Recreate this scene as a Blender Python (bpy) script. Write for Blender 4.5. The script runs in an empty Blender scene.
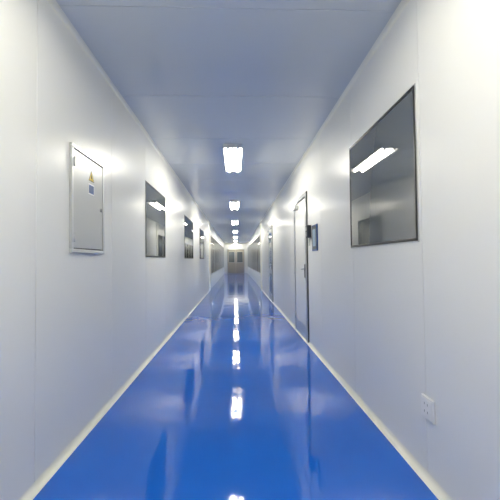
import bpy, bmesh, math, random
from mathutils import Vector, Matrix
random.seed(4)
S = bpy.context.scene
try:
    S.view_settings.view_transform = 'Standard'
    S.view_settings.look = 'None'
except Exception as e:
    print(e)

H = 2.74; XL = -1.077; XR = 1.032; CX = -0.03
Y0 = -6.0; YP = 14.2; YE = 32.0; T = 0.12

# ---------------- materials ----------------
def mat(name, col, rough=0.5, metal=0.0, emit=None, es=0.0, ior=1.5, coat=0.0, coat_r=0.05, bump=None):
    m = bpy.data.materials.new(name); m.use_nodes = True
    nt = m.node_tree; b = nt.nodes['Principled BSDF']
    b.inputs['Base Color'].default_value = (*col, 1)
    b.inputs['Roughness'].default_value = rough
    b.inputs['Metallic'].default_value = metal
    b.inputs['IOR'].default_value = ior
    b.inputs['Coat Weight'].default_value = coat
    b.inputs['Coat Roughness'].default_value = coat_r
    if emit:
        b.inputs['Emission Color'].default_value = (*emit, 1)
        b.inputs['Emission Strength'].default_value = es
    if bump:
        scale3, nscale, strength, dist = bump
        tc = nt.nodes.new('ShaderNodeTexCoord'); mp = nt.nodes.new('ShaderNodeMapping')
        mp.inputs['Scale'].default_value = scale3
        n = nt.nodes.new('ShaderNodeTexNoise'); n.inputs['Scale'].default_value = nscale
        n.inputs['Detail'].default_value = 3
        bp = nt.nodes.new('ShaderNodeBump'); bp.inputs['Strength'].default_value = strength
        bp.inputs['Distance'].default_value = dist
        nt.links.new(tc.outputs['Object'], mp.inputs['Vector'])
        nt.links.new(mp.outputs[0], n.inputs['Vector'])
        nt.links.new(n.outputs['Fac'], bp.inputs['Height'])
        nt.links.new(bp.outputs[0], b.inputs['Normal'])
        nt.links.new(bp.outputs[0], b.inputs['Coat Normal'])
    return m

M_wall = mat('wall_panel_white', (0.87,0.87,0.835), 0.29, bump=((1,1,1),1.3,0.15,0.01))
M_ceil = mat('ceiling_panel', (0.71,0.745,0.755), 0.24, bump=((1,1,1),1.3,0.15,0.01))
M_seam = mat('seam_sealant', (0.50,0.52,0.53), 0.6)
M_trim = mat('trim_white', (0.90,0.89,0.80), 0.35)
M_alu = mat('aluminium', (0.66,0.67,0.66), 0.3, 0.8)
M_black = mat('black_gasket', (0.02,0.022,0.025), 0.4)
M_glass = mat('dark_window_glass', (0.10,0.115,0.12), 0.015, ior=2.3)
M_doorp = mat('door_leaf_paint', (0.82,0.83,0.80), 0.25)
M_panel = mat('panel_steel', (0.56,0.57,0.56), 0.33, 0.25)
M_tube = mat('fluorescent_tube', (1,1,1), 0.4, emit=(1.0,0.955,0.815), es=79)
M_refl = mat('fixture_enamel', (0.85,0.85,0.85), 0.2)
M_plast = mat('white_plastic', (0.90,0.90,0.88), 0.3)
M_dark = mat('dark_plastic', (0.03,0.035,0.045), 0.3)
M_blue = mat('blue_plastic', (0.03,0.10,0.30), 0.35)
M_yel = mat('yellow_sticker', (0.85,0.62,0.03), 0.5)
M_wood = mat('brown_door', (0.38,0.34,0.28), 0.4)
M_paper = mat('paper', (0.35,0.45,0.55), 0.6)
M_blueglass = mat('blue_door_glass', (0.05,0.12,0.25), 0.05, ior=1.8)

M_clear = bpy.data.materials.new('partition_glass'); M_clear.use_nodes = True
nt = M_clear.node_tree; nt.nodes.remove(nt.nodes['Principled BSDF'])
tr = nt.nodes.new('ShaderNodeBsdfTransparent'); tr.inputs[0].default_value=(0.92,0.96,0.96,1)
gl = nt.nodes.new('ShaderNodeBsdfGlossy'); gl.inputs['Roughness'].default_value=0.02
fr = nt.nodes.new('ShaderNodeFresnel'); fr.inputs[0].default_value=1.5
mx = nt.nodes.new('ShaderNodeMixShader')
nt.links.new(fr.outputs[0],mx.inputs[0]); nt.links.new(tr.outputs[0],mx.inputs[1]); nt.links.new(gl.outputs[0],mx.inputs[2])
nt.links.new(mx.outputs[0], nt.nodes['Material Output'].inputs[0])

# floor epoxy
M_floor = mat('blue_epoxy_floor', (0.006,0.14,0.60), 0.12, ior=1.5)
nt = M_floor.node_tree; b = nt.nodes['Principled BSDF']
tc = nt.nodes.new('ShaderNodeTexCoord')
n1 = nt.nodes.new('ShaderNodeTexNoise'); n1.inputs['Scale'].default_value = 2.6; n1.inputs['Detail'].default_value = 1
n2 = nt.nodes.new('ShaderNodeTexNoise'); n2.inputs['Scale'].default_value = 10; n2.inputs['Detail'].default_value = 1
ad = nt.nodes.new('ShaderNodeMath'); ad.operation='MULTIPLY_ADD'; ad.inputs[1].default_value=0.14
bp = nt.nodes.new('ShaderNodeBump'); bp.inputs['Strength'].default_value=1; bp.inputs['Distance'].default_value=0.0038
nt.links.new(tc.outputs['Object'], n1.inputs['Vector']); nt.links.new(tc.outputs['Object'], n2.inputs['Vector'])
nt.links.new(n2.outputs['Fac'], ad.inputs[0]); nt.links.new(n1.outputs['Fac'], ad.inputs[2])
nt.links.new(ad.outputs[0], bp.inputs['Height']); nt.links.new(bp.outputs[0], b.inputs['Normal'])
b.inputs['Roughness'].default_value = 0.06
n3 = nt.nodes.new('ShaderNodeTexNoise'); n3.inputs['Scale'].default_value = 1.1; n3.inputs['Detail'].default_value = 4
cr = nt.nodes.new('ShaderNodeValToRGB')
cr.color_ramp.elements[0].position=0.3; cr.color_ramp.elements[0].color=(0.0,0.108,0.57,1)
cr.color_ramp.elements[1].position=0.7; cr.color_ramp.elements[1].color=(0.0,0.13,0.65,1)
nt.links.new(tc.outputs['Object'], n3.inputs['Vector']); nt.links.new(n3.outputs['Fac'], cr.inputs[0]); nt.links.new(cr.outputs[0], b.inputs['Base Color'])

# ---------------- mesh builder ----------------
class B:
    def __init__(s, mats):
        s.bm = bmesh.new(); s.mats = mats
    def box(s, lo, hi, m=0, bev=0.0):
        lo, hi = [min(a,b) for a,b in zip(lo,hi)], [max(a,b) for a,b in zip(lo,hi)]
        t = bmesh.new(); r = bmesh.ops.create_cube(t, size=1)
        for v in t.verts:
            v.co = Vector([(lo[i]+hi[i])/2 + v.co[i]*(hi[i]-lo[i]) for i in range(3)])
        if bev>0:
            bmesh.ops.bevel(t, geom=list(t.edges), offset=bev, segments=2, profile=0.5, affect='EDGES')
        s.merge(t, m)
    def merge(s, t, m, smooth=False):
        for f in t.faces: f.material_index = m; f.smooth = smooth
        me = bpy.data.meshes.new('tmp'); t.to_mesh(me); t.free()
        s.bm.from_mesh(me); bpy.data.meshes.remove(me)
    def cyl(s, p0, p1, r, m=0, seg=16, r2=None):
        p0, p1 = Vector(p0), Vector(p1); d = p1-p0
        t = bmesh.new()
        bmesh.ops.create_cone(t, cap_ends=True, segments=seg, radius1=r, radius2=r if r2 is None else r2, depth=d.length)
        q = d.to_track_quat('Z','Y').to_matrix().to_4x4()
        bmesh.ops.transform(t, matrix=Matrix.Translation((p0+p1)/2) @ q, verts=t.verts)
        s.merge(t, m, True)
    def prism(s, pts, y0, y1, m=0):
        t = bmesh.new()
        a = [t.verts.new((p[0],y0,p[1])) for p in pts]; c = [t.verts.new((p[0],y1,p[1])) for p in pts]
        n = len(pts); t.faces.new(a); t.faces.new(c[::-1])
        for i in range(n): t.faces.new((a[i],c[i],c[(i+1)%n],a[(i+1)%n]))
        bmesh.ops.recalc_face_normals(t, faces=t.faces)
        s.merge(t, m)
    def poly(s, pts, m=0):
        t = bmesh.new(); t.faces.new([t.verts.new(p) for p in pts]); s.merge(t, m)
    def obj(s, name):
        me = bpy.data.meshes.new(name); s.bm.to_mesh(me); s.bm.free()
        for m in s.mats: me.materials.append(m)
        o = bpy.data.objects.new(name, me); S.collection.objects.link(o)
        return o

# ---------------- shell ----------------
f = B([M_floor]); f.box((-3.6,Y0-T,-0.1),(3.6,YE+T,0)); f.obj('floor')
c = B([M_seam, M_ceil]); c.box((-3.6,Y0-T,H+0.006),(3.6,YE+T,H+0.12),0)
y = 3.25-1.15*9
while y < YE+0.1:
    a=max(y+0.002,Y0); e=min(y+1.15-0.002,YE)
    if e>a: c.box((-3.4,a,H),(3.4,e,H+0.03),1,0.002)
    y += 1.15
c.obj('ceiling')

def wall(side, name, off):
    w = B([M_seam, M_wall]); x = XL if side<0 else XR
    w.box((x+side*0.006,Y0,0),(x+side*T,YP,H),0)
    y = off-1.15*8
    while y < YP:
        a=max(y+0.002,Y0); e=min(y+1.15-0.002,YP)
        if e>a+0.01: w.box((x,a,0),(x+side*0.05,e,H),1,0.002)
        y += 1.15
    w.obj(name)
wall(-1,'wall_left',1.93); wall(1,'wall_right',2.05-0.15)

wb = B([M_wall]); wb.box((XL-T,Y0-T,0),(XR+T,Y0,H)); wb.obj('wall_back')

# coves
def cove(name, x, side, z, up, y0, y1, r):
    p=[(x,z),(x-side*r,z)]
    for i in range(1,8):
        a=math.pi/2*i/8
        p.append((x-side*(r-r*math.sin(a)), z+up*(r-r*math.cos(a))))
    p.append((x,z+up*r))
    q=B([M_trim]); q.prism(p,y0,y1); return q.obj(name)
cove('baseboard_left',XL,-1,0,1,Y0,YP,0.038); cove('baseboard_right',XR,1,0,1,Y0,YP,0.038)
cove('trim_1',XL,-1,H,-1,Y0,YP,0.03); cove('trim_2',XR,1,H,-1,Y0,YP,0.03)

# ---------------- windows ----------------
def window(name, side, y0, y1, z0, z1, fw=0.018):
    x = XL if side<0 else XR; n=-side
    w = B([M_black, M_glass, M_alu])
    o=0.010
    w.box((x,y0,z0),(x+n*o,y1,z0+fw),0,0.002); w.box((x,y0,z1-fw),(x+n*o,y1,z1),0,0.002)
    w.box((x,y0,z0+fw),(x+n*o,y0+fw,z1-fw),0,0.002); w.box((x,y1-fw,z0+fw),(x+n*o,y1,z1-fw),0,0.002)
    w.box((x,y0+fw,z0+fw),(x+n*0.006,y1-fw,z1-fw),1)
    l=0.008
    w.box((x,y0-l,z0-l),(x+n*0.005,y1+l,z0),2); w.box((x,y0-l,z1),(x+n*0.005,y1+l,z1+l),2)
    w.box((x,y0-l,z0),(x+n*0.005,y0,z1),2); w.box((x,y1,z0),(x+n*0.005,y1+l,z1),2)
    w.obj(name)
window('window_1',1,1.935,3.08,1.30,2.19)
window('window_2',-1,4.2,5.35,1.25,2.16)
window('window_3',-1,7.35,8.8,1.25,2.16)
window('window_4',-1,10.4,11.7,1.25,2.16)

# ---------------- doors ----------------
def door(name, side, y0, y1, top, leafmat, glass=None):
    x = XL if side<0 else XR; n=-side
    w = B([M_alu, leafmat, M_black, M_alu, glass or M_glass])
    fw=0.045
    w.box((x,y0-fw,0),(x+n*0.022,y0,top+fw),0,0.003); w.box((x,y1,0),(x+n*0.022,y1+fw,top+fw),0,0.003)
    w.box((x,y0,top),(x+n*0.022,y1,top+fw),0,0.003)
    w.box((x,y0-fw-0.035,0),(x+n*0.012,y0-fw,top+fw+0.012),2)
    w.box((x,y0-fw,top+fw),(x+n*0.012,y1+fw,top+fw+0.012),2)
    w.box((x,y0,0),(x+n*0.004,y1,top),2)
    w.box((x,y0+0.05,0.012),(x+n*0.014,y1-0.03,top-0.03),1,0.003)
    w.box((x+n*0.014,y0+0.06,0.03),(x+n*0.016,y1-0.06,0.22),3)
    w.box((x+n*0.014,y1-0.36,top-0.11),(x+n*0.07,y1-0.12,top-0.05),3,0.006)
    w.cyl((x+n*0.05,y1-0.30,top-0.045),(x+n*0.05,y1-0.62,top-0.01),0.008,3)
    for hz in (0.25,1.0,top-0.25):
        w.cyl((x+n*0.024,y1-0.01,hz-0.05),(x+n*0.024,y1-0.01,hz+0.05),0.009,3)
    w.box((x+n*0.014,y0+0.07,0.93),(x+n*0.022,y0+0.115,1.13),2,0.003)
    w.cyl((x+n*0.02,y0+0.093,1.06),(x+n*0.065,y0+0.093,1.06),0.010,3)
    w.cyl((x+n*0.06,y0+0.088,1.06),(x+n*0.06,y0+0.21,1.06),0.009,3)
    if glass:
        w.box((x+n*0.014,y0+0.12,0.25),(x+n*0.017,y1-0.12,top-0.14),4)
    w.obj(name)
door('door_1',1,5.06,6.0,2.13,M_doorp)
door('door_2',1,9.9,10.8,2.13,M_doorp,M_blueglass)

# ---------------- electrical panel (left) ----------------
x=XL; p=B([M_alu,M_panel,M_black,M_yel,M_blue,M_plast])
y0,y1,z0,z1=2.30,2.86,1.26,1.98
fw=0.026
p.box((x,y0,z0),(x+0.02,y1,z0+fw),0,0.003); p.box((x,y0,z1-fw),(x+0.02,y1,z1),0,0.003)
p.box((x,y0,z0+fw),(x+0.02,y0+fw,z1-fw),0,0.003); p.box((x,y1-fw,z0+fw),(x+0.02,y1,z1-fw),0,0.003)
p.box((x,y0+fw,z0+fw),(x+0.006,y1-fw,z1-fw),2)
p.box((x,y0+fw+0.007,z0+fw+0.007),(x+0.015,y1-fw-0.007,z1-fw-0.007),1,0.002)
yc=2.61
p.poly([(x+0.0165,yc-0.05,1.79),(x+0.0165,yc+0.05,1.79),(x+0.0165,yc,1.87)],2)
p.poly([(x+0.0170,yc-0.04,1.795),(x+0.0170,yc+0.04,1.795),(x+0.0170,yc,1.86)],3)
p.poly([(x+0.0174,yc-0.008,1.81),(x+0.0174,yc+0.010,1.81),(x+0.0174,yc+0.004,1.84),(x+0.0174,yc-0.004,1.84)],2)
p.box((x+0.015,yc-0.05,1.69),(x+0.0165,yc+0.05,1.77),5)
p.box((x+0.0165,yc-0.042,1.70),(x+0.0172,yc+0.042,1.76),4)
p.cyl((x+0.014,2.79,1.60),(x+0.022,2.79,1.60),0.014,0); p.box((x+0.022,2.787,1.588),(x+0.024,2.793,1.612),2)
for hz in (1.36,1.86): p.cyl((x+0.022,y0+fw,hz-0.03),(x+0.022,y0+fw,hz+0.03),0.006,0)
p.obj('electrical_panel')

# ---------------- power outlet (right) ----------------
x=XR; p=B([M_plast,M_black]); d=-0.03
p.box((x,1.84+d,0.33),(x-0.014,1.96+d,0.45),0,0.004)
p.box((x-0.014,1.85+d,0.34),(x-0.018,1.95+d,0.44),0,0.0015)
for yy in (1.885,1.915):
    p.box((x-0.018,yy-0.0015+d,0.367),(x-0.0185,yy+0.0015+d,0.380),1)
    p.box((x-0.018,yy-0.0015+d,0.408),(x-0.0185,yy+0.0015+d,0.420),1)
p.obj('power_outlet')

# ---------------- notice board & access keypad ----------------
p=B([M_blue,M_dark,M_paper])
p.box((x,4.36,1.31),(x-0.016,4.64,1.65),0,0.004)
p.box((x-0.016,4.38,1.33),(x-0.018,4.62,1.63),1)
p.box((x-0.018,4.42,1.37),(x-0.019,4.58,1.59),2)
p.obj('notice_board')
p=B([M_dark,M_alu,M_black])
p.box((x,4.74,1.50),(x-0.06,4.86,1.67),0,0.008)
p.box((x-0.06,4.77,1.60),(x-0.062,4.83,1.65),1,0.001)
for i in range(3):
    for j in range(3):
        p.box((x-0.06,4.77+0.02*j,1.52+0.02*i),(x-0.063,4.783+0.02*j,1.533+0.02*i),1)
p.cyl((x-0.02,4.80,1.51),(x-0.02,4.80,1.39),0.005,2)
p.obj('access_keypad')

# ---------------- ceiling lights ----------------
def lamp(y0, xc=CX):
    L=1.22; W=0.130
    p=B([M_refl,M_tube,M_plast]); z=H
    p.box((xc-0.05,y0,z),(xc+0.05,y0+L,z-0.03),0,0.002)
    for s in (-1,1):
        p.prism([(xc+s*0.05,z),(xc+s*W,z-0.048),(xc+s*(W-0.004),z-0.056),(xc+s*0.046,z-0.012)],y0,y0+L,0)
        for yy in (y0,y0+L-0.02):
            p.box((xc+s*0.068-0.018,yy,z-0.01),(xc+s*0.068+0.018,yy+0.02,z-0.075),2,0.003)
        p.cyl((xc+s*0.068,y0+0.02,z-0.055),(xc+s*0.068,y0+L-0.02,z-0.055),0.018,1,12)
    for yy in (y0-0.006,y0+L):
        p.box((xc-W,yy,z),(xc+W,yy+0.006,z-0.054),0)
    p.prism([(xc-0.02,z-0.03),(xc+0.02,z-0.03),(xc+0.003,z-0.06),(xc-0.003,z-0.06)],y0+0.02,y0+L-0.02,0)
    p.obj('ceiling_light')
for i in range(-1,7): lamp(4.6+4.35*i)
lamp(-4.1)

# ---------------- far zone ----------------
p=B([M_trim]); 
p.box((XL,YP-0.12,0),(XL+0.05,YP,H),0,0.004); p.obj('trim_3')
p=B([M_trim]); p.box((XR,YP-0.12,0),(XR-0.05,YP,H),0,0.004); p.obj('trim_4')
def partition(side,name):
    x = XL if side<0 else XR
    p=B([M_wall,M_alu,M_clear])
    p.box((x,YP,0),(x+side*0.05,YE,0.6),0); p.box((x,YP,2.3),(x+side*0.05,YE,H),0)
    y=YP
    while y<YE-0.1:
        p.box((x,y,0.6),(x+side*0.05,y+0.06,2.3),1); p.box((x+side*0.02,y+0.06,0.6),(x+side*0.026,min(y+1.2,YE),2.3),2)
        y+=1.2
    p.box((x-side*0.004,YP,0.58),(x+side*0.054,YE,0.62),1); p.box((x-side*0.004,YP,2.28),(x+side*0.054,YE,2.32),1)
    p.obj(name)
partition(-1,'partition_left'); partition(1,'partition_right')
for nm,s in (('wall_far_left',-1),('wall_far_right',1)):
    p=B([M_wall]); p.box((s*3.4,YP-0.1,0),(s*3.5,YE,H)); 
    xx = XL-T if s<0 else XR+T
    p.box((xx,YP-0.1,0),(s*3.4,YP,H)); p.obj(nm)
for yy in (15.3,18,20.7,23.4,26.1,28.8):
    lamp(yy,-2.2); lamp(yy,2.2)
p=B([M_wall]); p.box((-3.5,YE,0),(3.5,YE+T,H)); p.obj('wall_front')
p=B([M_alu,M_wood,M_glass,M_alu]); yy=YE
p.box((-0.85,yy,0),(-0.78,yy-0.05,2.15),0,0.003); p.box((0.72,yy,0),(0.79,yy-0.05,2.15),0,0.003); p.box((-0.85,yy,2.15),(0.79,yy-0.05,2.22),0,0.003)
for a,e in ((-0.78,-0.035),(-0.025,0.72)):
    p.box((a,yy,0.01),(e,yy-0.03,2.15),1,0.004)
    p.box((a+0.12,yy-0.03,1.0),(e-0.12,yy-0.035,1.95),2)
    p.box((a+0.1,yy-0.03,0.98),(e-0.1,yy-0.033,1.97),3)
p.cyl((-0.09,yy-0.06,0.9),(-0.09,yy-0.06,1.2),0.012,3); p.cyl((0.03,yy-0.06,0.9),(0.03,yy-0.06,1.2),0.012,3)
p.obj('door_3')

# ---------------- world / camera ----------------
w = bpy.data.worlds.new('World'); S.world = w; w.use_nodes=True
w.node_tree.nodes['Background'].inputs[0].default_value=(0.6,0.7,0.8,1); w.node_tree.nodes['Background'].inputs[1].default_value=0.1
cd = bpy.data.cameras.new('Camera'); cam = bpy.data.objects.new('Camera', cd); S.collection.objects.link(cam)
cd.sensor_width=36; cd.lens=36*350/500; cd.clip_start=0.02
cam.location=(0,0,1.2)
R = Matrix.Rotation(math.radians(-2.29),4,'Z') @ Matrix.Rotation(math.radians(90+1.64),4,'X') @ Matrix.Rotation(math.radians(-0.6),4,'Z')
cam.rotation_euler = R.to_euler()
S.camera = cam
